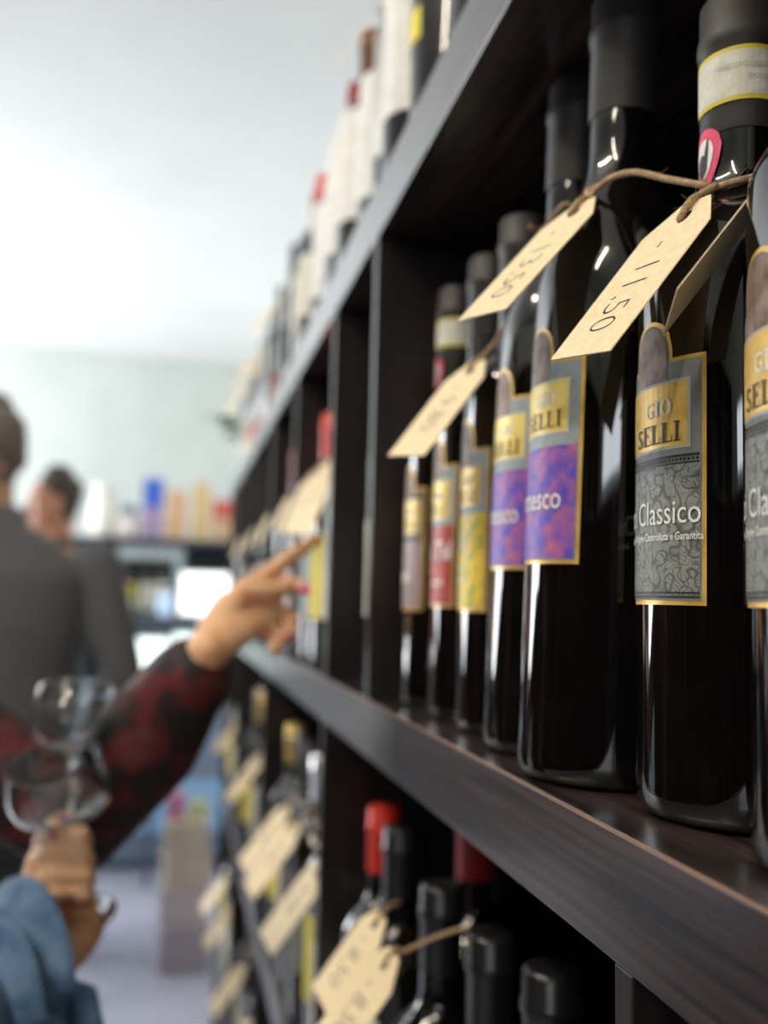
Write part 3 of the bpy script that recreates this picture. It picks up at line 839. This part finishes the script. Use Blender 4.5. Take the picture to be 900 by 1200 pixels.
# lit glass case on the counter
def lit_case(px0, px1, py0, py1, label):
    a, b_ = P(px0, py1, 4.82), P(px1, py0, 4.82)
    w = b_.x-a.x; h = b_.z-zc
    root = empty('lit_display_case', ((a.x+b_.x)/2, 4.84, zc)); tag(root, label, 'display case', 'lit display cases on the counter')
    box('back_light', (-w/2, w/2, .03, .05, a.z-zc, h), emis('lit_case_panel', (.86, 1.0, .97), 1.7), root, .003)
    box('base', (-w/2, w/2, -.10, .05, 0, .03), GREYF, root, .003)
    for x in (-w/2, w/2-.01): box('post', (x, x+.01, -.02, .03, .03, a.z-zc), GREYF, root)
    box('roof', (-w/2, w/2, -.10, .05, h, h+.02), GREYF, root, .003)
    for x in (-w/2-.004, w/2): box('glass_side', (x, x+.004, -.10, .03, .03, h), mat('clear_glass', (.95, 1, .99), .02, Transmission_Weight=1, IOR=1.45), root)
lit_case(155, 198, 748, 793, 'wide lit glass case on the counter, left one')
lit_case(201, 227, 743, 789, 'narrow lit glass case on the counter, nearer the hand')
lm = lathe('white_lamp', [(0, 0), (.03, 0), (.045, .03), (.045, .09), (.02, .12), (0, .125)], emis('white_lamp_glow', (.85, .93, 1), 1.4))
lm.location = P(146, 850, 4.55); lm.location.z = zc - .16
st = empty('small_table', (lm.location.x, 4.55, 0)); tag(st, 'small dark table before the counter', 'table')
box('tabletop', (-.16, .16, -.12, .12, lm.location.z-.025, lm.location.z), SLATE, st, .004)
for sx in (-1, 1):
    for sy in (-1, 1): box('leg', (sx*.13-.012, sx*.13+.012, sy*.09-.012, sy*.09+.012, 0, lm.location.z-.025), SLATE, st, .002)
tag(lm, 'small white lit lamp on the little table before the counter', 'lamp')

# cartons on the floor at the end of the shelf unit
CARD = noise_mat('beige_carton', (.62, .50, .38), (.72, .60, .47), scale=(6, 6, 6), nscale=2, rough=.7)
for i, (w, d_, h, m) in enumerate([(.17, .22, .15, mat('mauve_grey_carton', (.42, .36, .40), .7)), (.165, .21, .13, mat('pinkish_carton', (.60, .50, .50), .7)), (.16, .20, .12, CARD), (.155, .20, .10, CARD)]):
    z0 = [0, .15, .28, .40][i]
    o = box('carton', (-w/2, w/2, -d_/2, d_/2, 0, h), m, bev=.004)
    o.location = (.085, 3.55+.01*i, z0); o.rotation_euler = (0, 0, R([2, -3, 4, -2][i]))
    tag(o, ['mauve grey carton lowest in the stack past the shelf end', 'pinkish carton second in the stack past the shelf end', 'beige carton third up in the stack past the shelf end', 'beige carton topmost in the stack past the shelf end'][i], 'carton', 'cartons stacked on the floor')
zz = .50
for (dx, dy, m, s, lbl, hh) in [(-.055, 0, mat('pink_card_box', (.75, .25, .42), .5), .06, 'small pink box on the carton stack', .09), (.045, 0, mat('pale_lime_box', (.72, .75, .35), .5), .06, 'small lime box on the carton stack', .06)]:
    o = box('small_box', (-s/2, s/2, -s/2, s/2, 0, hh), m, bev=.003); o.location = (.085+dx*.8, 3.575+dy, zz); tag(o, lbl, 'box')

# ------------------------------------------------------------------ people
SKIN = noise_mat('warm_skin', (.84, .45, .24), (.92, .56, .33), scale=(30, 30, 30), nscale=1.5, rough=.5, Subsurface_Weight=.08)
SKIN2 = noise_mat('tanned_skin', (.42, .18, .10), (.50, .23, .13), scale=(30, 30, 30), nscale=1.5, rough=.5)
SKINS = noise_mat('olive_skin', (.46, .24, .14), (.55, .30, .18), scale=(30, 30, 30), nscale=1.5, rough=.5)
HAIRG = noise_mat('greying_hair', (.10, .08, .065), (.20, .165, .14), scale=(200, 200, 60), nscale=2, rough=.7)
HAIRD = noise_mat('dark_brown_hair', (.025, .015, .010), (.06, .035, .025), scale=(200, 200, 60), nscale=2, rough=.6)
SWEAT = noise_mat('charcoal_knit', (.11, .11, .118), (.145, .143, .150), scale=(300, 300, 300), nscale=1, rough=.9, bump=.3)
TROU = noise_mat('black_trousers', (.012, .012, .014), (.02, .02, .023), scale=(200, 200, 200), nscale=1, rough=.8)
SHOE = mat('black_leather', (.015, .013, .012), .35)
BLOUSE = noise_mat('dark_red_floral_cloth', (.010, .007, .007), (.10, .005, .009), scale=(26, 26, 26), nscale=1.3, rough=.7, contrast=(.47, .58), detail=3)
three(BLOUSE, (.12, .075, .055), .90)
DENIM = noise_mat('blue_denim', (.045, .10, .20), (.13, .22, .36), scale=(40, 40, 40), nscale=1.5, rough=.85, detail=8, bump=.3)
NAIL = mat('pink_nail_varnish', (.80, .06, .36), .2)

def head_forms(bm, c, f, s=1.):
    "skull, jaw, nose, brow, lips, ears and neck; c head centre, f facing (unit, horizontal)"
    f = Vector(f).normalized(); l = Vector((0, 0, 1)).cross(f)
    c = Vector(c)
    def pt(a, b_, z): return c + f*a*s + l*b_*s + Vector((0, 0, z*s))
    add_loft(bm, [pt(-.012, 0, .105), pt(-.012, 0, .075), pt(-.010, 0, .03), pt(-.002, 0, -.02), pt(.012, 0, -.065), pt(.030, 0, -.105)],
             [(.045*s, .055*s), (.068*s, .084*s), (.075*s, .095*s), (.072*s, .088*s), (.058*s, .068*s), (.028*s, .034*s)], 20, up=f)
    add_loft(bm, [pt(.080, 0, .022), pt(.094, 0, -.005), pt(.103, 0, -.028), pt(.088, 0, -.038)], [.008*s, .010*s, .013*s, .010*s], 8)      # nose
    add_loft(bm, [pt(.074, -.034, .034), pt(.084, 0, .036), pt(.074, .034, .034)], [.010*s, .011*s, .010*s], 8)                             # brow
    add_loft(bm, [pt(.070, -.024, -.062), pt(.082, 0, -.060), pt(.070, .024, -.062)], [.006*s, .008*s, .006*s], 8)                          # lips
    add_loft(bm, [pt(.050, 0, -.100), pt(.062, 0, -.098)], [.017*s, .014*s], 8)                                                            # chin
    for q in (-1, 1):
        add_loft(bm, [pt(-.005, q*.076, .022), pt(-.012, q*.083, .002), pt(-.004, q*.077, -.026)], [(.006*s, .012*s), (.007*s, .017*s), (.005*s, .009*s)], 8, up=f)
    return pt

def eyes(root, pt, s=1.):
    W_ = mat('eye_white', (.8, .8, .78), .2)
    for q in (-1, 1):
        bm = bmesh.new(); add_ball(bm, pt(.070, q*.030, .012), .0125*s, sub=2)
        e_ = bmobj('eye', bm, W_, root, smooth=True)
        bm = bmesh.new(); add_ball(bm, pt(.0795, q*.030, .012), .0058*s, sub=2)
        bmobj('iris', bm, HAIRD, e_, smooth=True)

def hair_cap(root, pt, m, s=1., short=True):
    bm = bmesh.new()
    add_loft(bm, [pt(-.016, 0, .118), pt(-.018, 0, .085), pt(-.026, 0, .04), pt(-.038, 0, -.01), pt(-.050, 0, -.05)],
             [(.048*s, .058*s), (.075*s, .090*s), (.081*s, .090*s), (.078*s, .070*s), (.055*s, .035*s)], 20, up=(pt(1, 0, 0)-pt(0, 0, 0)).normalized())
    if not short:
        add_loft(bm, [pt(-.05, 0, .0), pt(-.065, 0, -.10), pt(-.07, 0, -.22)], [(.072*s, .042*s), (.070*s, .034*s), (.05*s, .022*s)], 16, up=(pt(1, 0, 0)-pt(0, 0, 0)).normalized())
    return remeshed('hair', bm, m, root, .005, 3)

def man(x, y, f, H, label, hairm, skinm, topm, width=1., arm_pose=None, trm=TROU):
    f = Vector(f).normalized(); l = Vector((0, 0, 1)).cross(f); k = H/1.76
    root = empty('person', (0, 0, 0)); root.location = (x, y, 0)
    def B(a, b_, z): return f*a*k + l*b_*k*width + Vector((0, 0, z*k))
    bm = bmesh.new()
    pt = head_forms(bm, B(.02, 0, 1.645), f, k)
    add_loft(bm, [B(-.025, 0, 1.38), B(-.012, 0, 1.48), B(0, 0, 1.58)], [.062*k, .057*k, .058*k], 16, up=f)
    tor = [(0, .88, .155, .110), (0, 1.0, .160, .118), (.005, 1.12, .158, .112), (.0, 1.26, .178, .118), (-.01, 1.38, .175, .105), (-.015, 1.44, .110, .075)]
    add_loft(bm, [B(a, 0, z) for a, z, w, d_ in tor], [(w*k*width, d_*k) for a, z, w, d_ in tor], 24, up=f)
    sl = [(0, .86, .175, .125), (0, .98, .180, .135), (.005, 1.10, .185, .135), (.0, 1.24, .200, .140), (-.01, 1.36, .198, .122), (-.015, 1.435, .140, .085), (-.015, 1.475, .082, .070)]
    bs = bmesh.new()
    add_loft(bs, [B(a, 0, z) for a, z, w, d_ in sl], [(w*k*width, d_*k) for a, z, w, d_ in sl], 24, up=f)
    bt = bmesh.new()
    for q in (-1, 1):
        ap = arm_pose or [(-.02, .215, 1.385), (-.04, .275, 1.12), (.09, .245, .90), (.11, .24, .83)]
        A = [B(a, q*b_, z) for a, b_, z in ap]
        mid = A[0].lerp(A[1], .5)
        add_loft(bm, [A[0], mid, A[1], A[1].lerp(A[2], .4), A[2]], [.050*k, .045*k, .038*k, .036*k, .026*k], 14)
        add_loft(bs, [A[0], mid, A[1], A[1].lerp(A[2], .5), A[2]], [.068*k, .062*k, .055*k, .050*k, .042*k], 14)
        # hand: palm, fingers, thumb
        d_ = (A[3]-A[2]).normalized(); s_ = f
        add_loft(bm, [A[2], A[2]+d_*.03*k, A[2]+d_*.09*k], [(.022*k, .026*k), (.014*k, .038*k), (.012*k, .038*k)], 12, up=s_)
        for g in range(4):
            o_ = A[2]+d_*.09*k + s_*(-.027+.018*g)*k
            ln = (.055, .07, .075, .065)[g]*k
            add_loft(bm, [o_, o_+d_*ln*.5, o_+d_*ln+l*(-q)*.02*k], [.0088*k, .008*k, .007*k], 8)
        add_loft(bm, [A[2]+d_*.03*k+s_*.028*k, A[2]+d_*.06*k+s_*.05*k, A[2]+d_*.10*k+s_*.055*k], [.011*k, .010*k, .008*k], 8)
        lg = [B(0, q*.09, .90), B(.01, q*.095, .70), B(.02, q*.095, .50), B(0, q*.095, .28), B(-.01, q*.095, .07)]
        add_loft(bm, lg, [.085*k, .078*k, .055*k, .052*k, .035*k], 14)
        add_loft(bm, [B(-.05, q*.095, .035), B(.05, q*.10, .030), B(.14, q*.105, .022)], [(.034*k, .032*k), (.040*k, .028*k), (.034*k, .018*k)], 12)
        add_loft(bt, lg[:4]+[B(-.01, q*.095, .06)], [.105*k, .092*k, .075*k, .068*k, .062*k], 14)
        sh = bmesh.new()
        add_loft(sh, [B(-.065, q*.095, .045), B(.04, q*.10, .040), B(.15, q*.105, .030), B(.17, q*.105, .030)], [(.042*k, .044*k), (.046*k, .039*k), (.040*k, .028*k), (.03*k, .024*k)], 12)
        bmobj('shoe', sh, SHOE, root, smooth=True)
    add_loft(bt, [B(0, 0, .84), B(0, 0, 1.00)], [(.175*k*width, .125*k), (.168*k*width, .125*k)], 20, up=f)
    o = remeshed('body', bm, skinm, root, .007, 3)
    remeshed('sweater', bs, topm, root, .009, 5)
    remeshed('trousers', bt, trm, root, .010, 3)
    hair_cap(root, pt, hairm, k)
    eyes(root, pt, k)
    tag(root, label, 'person')
    return root
c = P(-14, 600, 2.40)
man(c.x, 2.40, (-.35, 1, 0), 1.75, 'person in a charcoal grey sweater with greying hair, back turned, at the left edge', HAIRG, SKINS, SWEAT, 1.22)
c = P(68, 600, 3.75)
man(c.x, 3.75, (-.95, -.25, 0), 1.76, 'person with short dark hair half hidden behind the grey sweater', HAIRD, SKIN2, mat('dark_green_shirt', (.03, .04, .035), .8), 1.)

# ---- the woman pointing: only arms, glass and clothing come into the frame
wr = empty('person', (-.42, .80, 0))
tag(wr, 'person in a dark red floral blouse pointing at the bottles, glasses in the other hand', 'person')
WO = Vector((-.42, .80, 0))
def W(v): return Vector(v) - WO
fw = Vector((1, 0, 0))
bm = bmesh.new(); bs = bmesh.new(); bt = bmesh.new()
hc = W((-.345, .80, 1.535))
pt = head_forms(bm, hc, (.92, .39, 0), .93)
add_loft(bm, [W((-.395, .80, 1.28)), W((-.385, .80, 1.36)), W((-.365, .80, 1.46))], [.052, .048, .049], 16, up=fw)
tw = [(-.42, .84, .160, .115), (-.42, .95, .150, .105), (-.415, 1.06, .125, .09), (-.405, 1.18, .148, .108), (-.40, 1.28, .150, .09), (-.395, 1.335, .09, .06)]
add_loft(bm, [W((x, .80, z)) for x, z, a, b_ in tw], [(a, b_) for x, z, a, b_ in tw], 24, up=fw)
add_loft(bs, [W((x, .80, z)) for x, z, a, b_ in tw], [(a+.014, b_+.014) for x, z, a, b_ in tw], 24, up=fw)
def MMp(px, py, Y): return W(P(px, py, Y))
# pointing arm (her left)
Wr = P(246, 760, .745)
el = P(104, 968, .85); shd = Vector((-.375, .955, 1.275))
wr1 = W(Wr)
A = [W(shd), W(shd.lerp(el, .5)), W(el), W(el.lerp(Wr, .45)), wr1]
add_loft(bm, A, [.045, .039, .032, .028, (.0175, .0165)], 14)
add_loft(bs, [W(shd), W(shd.lerp(el, .5)), W(el), W(el.lerp(Wr, .5)), W(el.lerp(Wr, .86))], [.056, .052, .048, .046, .033], 16)
# pointing hand
idx = [P(287, 690, .80), P(315, 672, .825), P(342, 651, .85), P(369, 633, .872)]
K = [P(287, 690, .80), P(292, 704, .785), P(294, 718, .776), P(292, 730, .770)]
palm_c = Wr.lerp((K[1]+K[2])/2, .5)
pn = ((K[0]-K[3]).cross(K[1]-Wr)).normalized()
side = (K[0]-K[3]).normalized()
def palm_loft(bm, wrist, knuck, side_, off):
    add_loft(bm, [off(wrist), off(wrist.lerp(knuck, .35)), off(wrist.lerp(knuck, .75)), off(knuck)], [(.0135, .0175), (.0130, .0215), (.012, .026), (.0095, .0255)], 14, up=side_)
palm_loft(bm, Wr, (K[0]+K[3])/2, side, W)
for k_ in K: add_ball(bm, W(k_), .0100, sub=2)
add_loft(bm, [W(p) for p in [palm_c.lerp(K[0], .5)]+idx], [.0095, .0092, .0085, .0078, .0062], 12)
mid = [K[1], P(322, 692, .800), P(340, 684, .812), P(356, 690, .806)]
rng = [K[2], P(325, 716, .79), P(343, 722, .795), P(340, 742, .780)]
pky = [K[3], P(316, 738, .78), P(330, 748, .782), P(322, 760, .770)]
for ch in (mid, rng, pky): add_loft(bm, [W(p) for p in ch], [.0092, .0088, .0080, .0068], 10)
thb = [Wr.lerp(K[0], .30)+side*.010, P(285, 693, .770), P(312, 694, .775), P(334, 690, .785)]
add_loft(bm, [W(p) for p in thb], [.0120, .0108, .0092, .0075], 10)
def nail(tip, prev, r):
    d_ = (Vector(tip)-Vector(prev)).normalized()
    cam_d = (Vector((0, 0, CZ))-Vector(tip)).normalized()
    n = (cam_d - d_*cam_d.dot(d_)).normalized()
    b2 = bmesh.new()
    bmesh.ops.create_icosphere(b2, subdivisions=2, radius=1)
    s_ = d_.cross(n)
    Mx = Matrix((d_*r*1.25, s_*r*.85, n*r*.28)).transposed()
    cc = W(tip) + n*r*.80 + d_*r*.35
    for v in b2.verts: v.co = Mx @ v.co + cc
    bmobj('fingernail', b2, NAIL, wr, smooth=True)
nail(idx[3], idx[2], .0040); nail(mid[3], mid[2], .0055); nail(thb[3], thb[2], .0045); nail(rng[3], rng[2], .0040)
# near arm (her right) holding the glasses
Gp = P(76, 1012, .74)                           # grip centre
Wr2 = P(88, 1088, .742); el2 = Vector((-.205, .600, .955)); sh2 = Vector((-.37, .655, 1.235))
add_loft(bm, [W(sh2), W(sh2.lerp(el2, .5)), W(el2), W(el2.lerp(Wr2, .5)), W(Wr2)], [.045, .041, .035, .033, (.024, .020)], 14)
add_loft(bs, [W(sh2), W(sh2.lerp(el2, .5)), W(el2), W(el2.lerp(Wr2, .62))], [.060, .052, .046, .040], 16)
upv = (Gp-Wr2).normalized()
K2c = P(62, 1012, .748)
add_loft(bm, [W(Wr2), W(Wr2.lerp(K2c, .5)), W(K2c)], [(.015, .020), (.014, .024), (.012, .026)], 14, up=Vector((.6, -.2, .8)))
for g, (a, b_, c_, d_) in enumerate([((50, 986), (66, 974), (94, 976), (100, 986)), ((42, 1010), (62, 997), (98, 1000), (104, 1010)), ((44, 1034), (64, 1022), (100, 1023), (104, 1032)), ((50, 1056), (70, 1044), (98, 1045), (100, 1052))]):
    ch = [P(*a, .735), P(*b_, .708), P(*c_, .708), P(*d_, .735)]
    add_loft(bm, [W(p) for p in ch], [.0082, .0078, .0072, .0064], 10)
    if g < 1: nail(ch[1], ch[0], .0050)
th2 = [P(72, 1050, .745), P(52, 1010, .755), P(60, 982, .752), P(76, 966, .742)]
add_loft(bm, [W(p) for p in th2], [.012, .0105, .009, .0075], 10)
nail(th2[3], th2[2], .0058)
for q in (-1, 1):
    lg = [W((-.42, .80+q*.08, .88)), W((-.41, .80+q*.085, .66)), W((-.40, .80+q*.085, .46)), W((-.42, .80+q*.085, .25)), W((-.43, .80+q*.085, .07))]
    add_loft(bm, lg, [.085, .074, .052, .048, .032], 14)
    add_loft(bm, [W((-.46, .80+q*.085, .035)), W((-.36, .80+q*.09, .028)), W((-.27, .80+q*.09, .02))], [(.032, .030), (.036, .026), (.030, .016)], 12)
    add_loft(bt, lg[:4]+[W((-.43, .80+q*.085, .08))], [.102, .088, .066, .058, .046], 14)
    sh = bmesh.new(); add_loft(sh, [W((-.475, .80+q*.085, .042)), W((-.36, .80+q*.09, .036)), W((-.26, .80+q*.09, .026))], [(.038, .040), (.042, .034), (.035, .024)], 12)
    bmobj('shoe', sh, SHOE, wr, smooth=True)
add_loft(bt, [W((-.42, .80, .84)), W((-.42, .80, .98))], [(.175, .130), (.160, .118)], 20, up=fw)
remeshed('body', bm, SKIN, wr, .0032, 3)
remeshed('blouse', bs, BLOUSE, wr, .007, 4)
remeshed('trousers', bt, mat('dark_jeans', (.012, .016, .025), .8), wr, .009, 3)
hair_cap(wr, pt, HAIRD, .93, short=False)
eyes(wr, pt, .93)
def bracelet(c0, c1, r, m, n=1):
    c0, c1 = Vector(c0), Vector(c1); d_ = (c1-c0).normalized()
    for i in range(n):
        bm = bmesh.new(); seg = 24; rg = []
        s_ = d_.orthogonal().normalized(); u_ = d_.cross(s_)
        cc = c0.lerp(c1, .5) + d_*(.010*i)
        pts = [cc + s_*r*math.cos(2*math.pi*j/seg) + u_*r*math.sin(2*math.pi*j/seg) for j in range(seg)]
        for j in range(seg):
            t = (pts[(j+1) % seg]-pts[j-1]).normalized(); n1 = (pts[j]-cc).normalized(); n2 = t.cross(n1)
            rg.append([bm.verts.new(pts[j] + n1*.0022*math.cos(a) + n2*.0022*math.sin(a)) for a in [2*math.pi*k_/6 for k_ in range(6)]])
        for j in range(seg):
            for k_ in range(6):
                bm.faces.new((rg[j][k_], rg[j][(k_+1) % 6], rg[(j+1) % seg][(k_+1) % 6], rg[(j+1) % seg][k_]))
        for v in bm.verts: v.co -= WO
        bmobj('bracelet', bm, m, wr, smooth=True)
bracelet(el.lerp(Wr, .88), el.lerp(Wr, .94), .024, BLKCAP)
bracelet(el2.lerp(Wr2, .80), el2.lerp(Wr2, .86), .027, SILV, 2)

# denim jacket draped over her near forearm
fa = Wr2 - el2; fn = Vector((fa.y, -fa.x, 0)).normalized()      # side of the arm turned to the lens
bm = bmesh.new(); NU, NV = 30, 44; gr = []
for i in range(NU+1):
    t = .22 + .58*i/NU; c0 = el2 + fa*t; row = []
    for j in range(NV+1):
        v = -1 + 2*j/NV; sg_ = 1 if v > 0 else -1
        rad = .050 + .006*math.sin(i*.9) + .003*math.sin(i*2.3+j*.4)
        if abs(v) < .3:
            a_ = v/.3*math.pi/2
            p = c0 + fn*rad*math.sin(a_) + Vector((0, 0, rad*math.cos(a_)*1.15))
        else:
            h_ = (abs(v)-.3)/.7*(.30 + .03*math.sin(i*.5))
            rip = (.016*math.sin(i*.85+sg_*.8) + .006*math.sin(i*1.9+h_*20))*min(1, h_*9)
            p = c0 + fn*(rad*sg_ + rip) - Vector((0, 0, h_)) + fa.normalized()*.02*math.sin(h_*14+sg_)
        row.append(bm.verts.new(p))
    gr.append(row)
for i in range(NU):
    for j in range(NV): bm.faces.new((gr[i][j], gr[i+1][j], gr[i+1][j+1], gr[i][j+1]))
bmesh.ops.recalc_face_normals(bm, faces=bm.faces[:])
bmesh.ops.solidify(bm, geom=bm.faces[:], thickness=.006)
dj = bmobj('denim_jacket', bm, DENIM, None, smooth=True)
tag(dj, 'blue denim jacket draped over the arm that holds the wine glasses', 'jacket')

# wine glasses in her near hand
WG = mat('clear_drinking_glass', (.97, 1.0, 1.0), .0, Transmission_Weight=1.0, IOR=1.45)
def wine_glass(top, grip, rr_, bowl, label, stem=.10):
    top, grip = Vector(top), Vector(grip)
    ax = (top-grip).normalized(); H = (top-grip).length + .045
    z0 = H-bowl
    outer = smooth_prof([(.0032, .006), (.0028, z0*.5), (.0034, z0-.004), (rr_*.45, z0+.006), (rr_*.95, z0+bowl*.30), (rr_*1.06, z0+bowl*.52), (rr_*1.02, z0+bowl*.78), (rr_*.95, H)], 5)
    inner = smooth_prof([(rr_*.95-.0009, H), (rr_*1.02-.001, z0+bowl*.78), (rr_*1.06-.001, z0+bowl*.52), (rr_*.95-.0012, z0+bowl*.31), (rr_*.43, z0+.0085), (0, z0+.005)], 5)
    prof = [(0, 0), (.024, 0), (.025, .001), (.016, .0022), (.005, .004)] + outer + inner
    root = bpy.data.objects.new('wine_glass', None); COL.objects.link(root); root.empty_display_size = .02
    q = ax.to_track_quat('Z', 'Y')
    root.matrix_world = Matrix.Translation(grip - ax*.045) @ q.to_matrix().to_4x4()
    tag(root, label, 'wine glass', 'wine glasses held in one hand')
    lathe('glass', prof, WG, root, 36)
wine_glass(P(64, 893, .705), P(86, 1012, .732), .034, .050, 'nearer empty wine glass held in the hand, lower rim')
wine_glass(P(90, 806, .790), P(78, 1006, .745), .031, .058, 'farther empty wine glass with the higher rim, same hand')
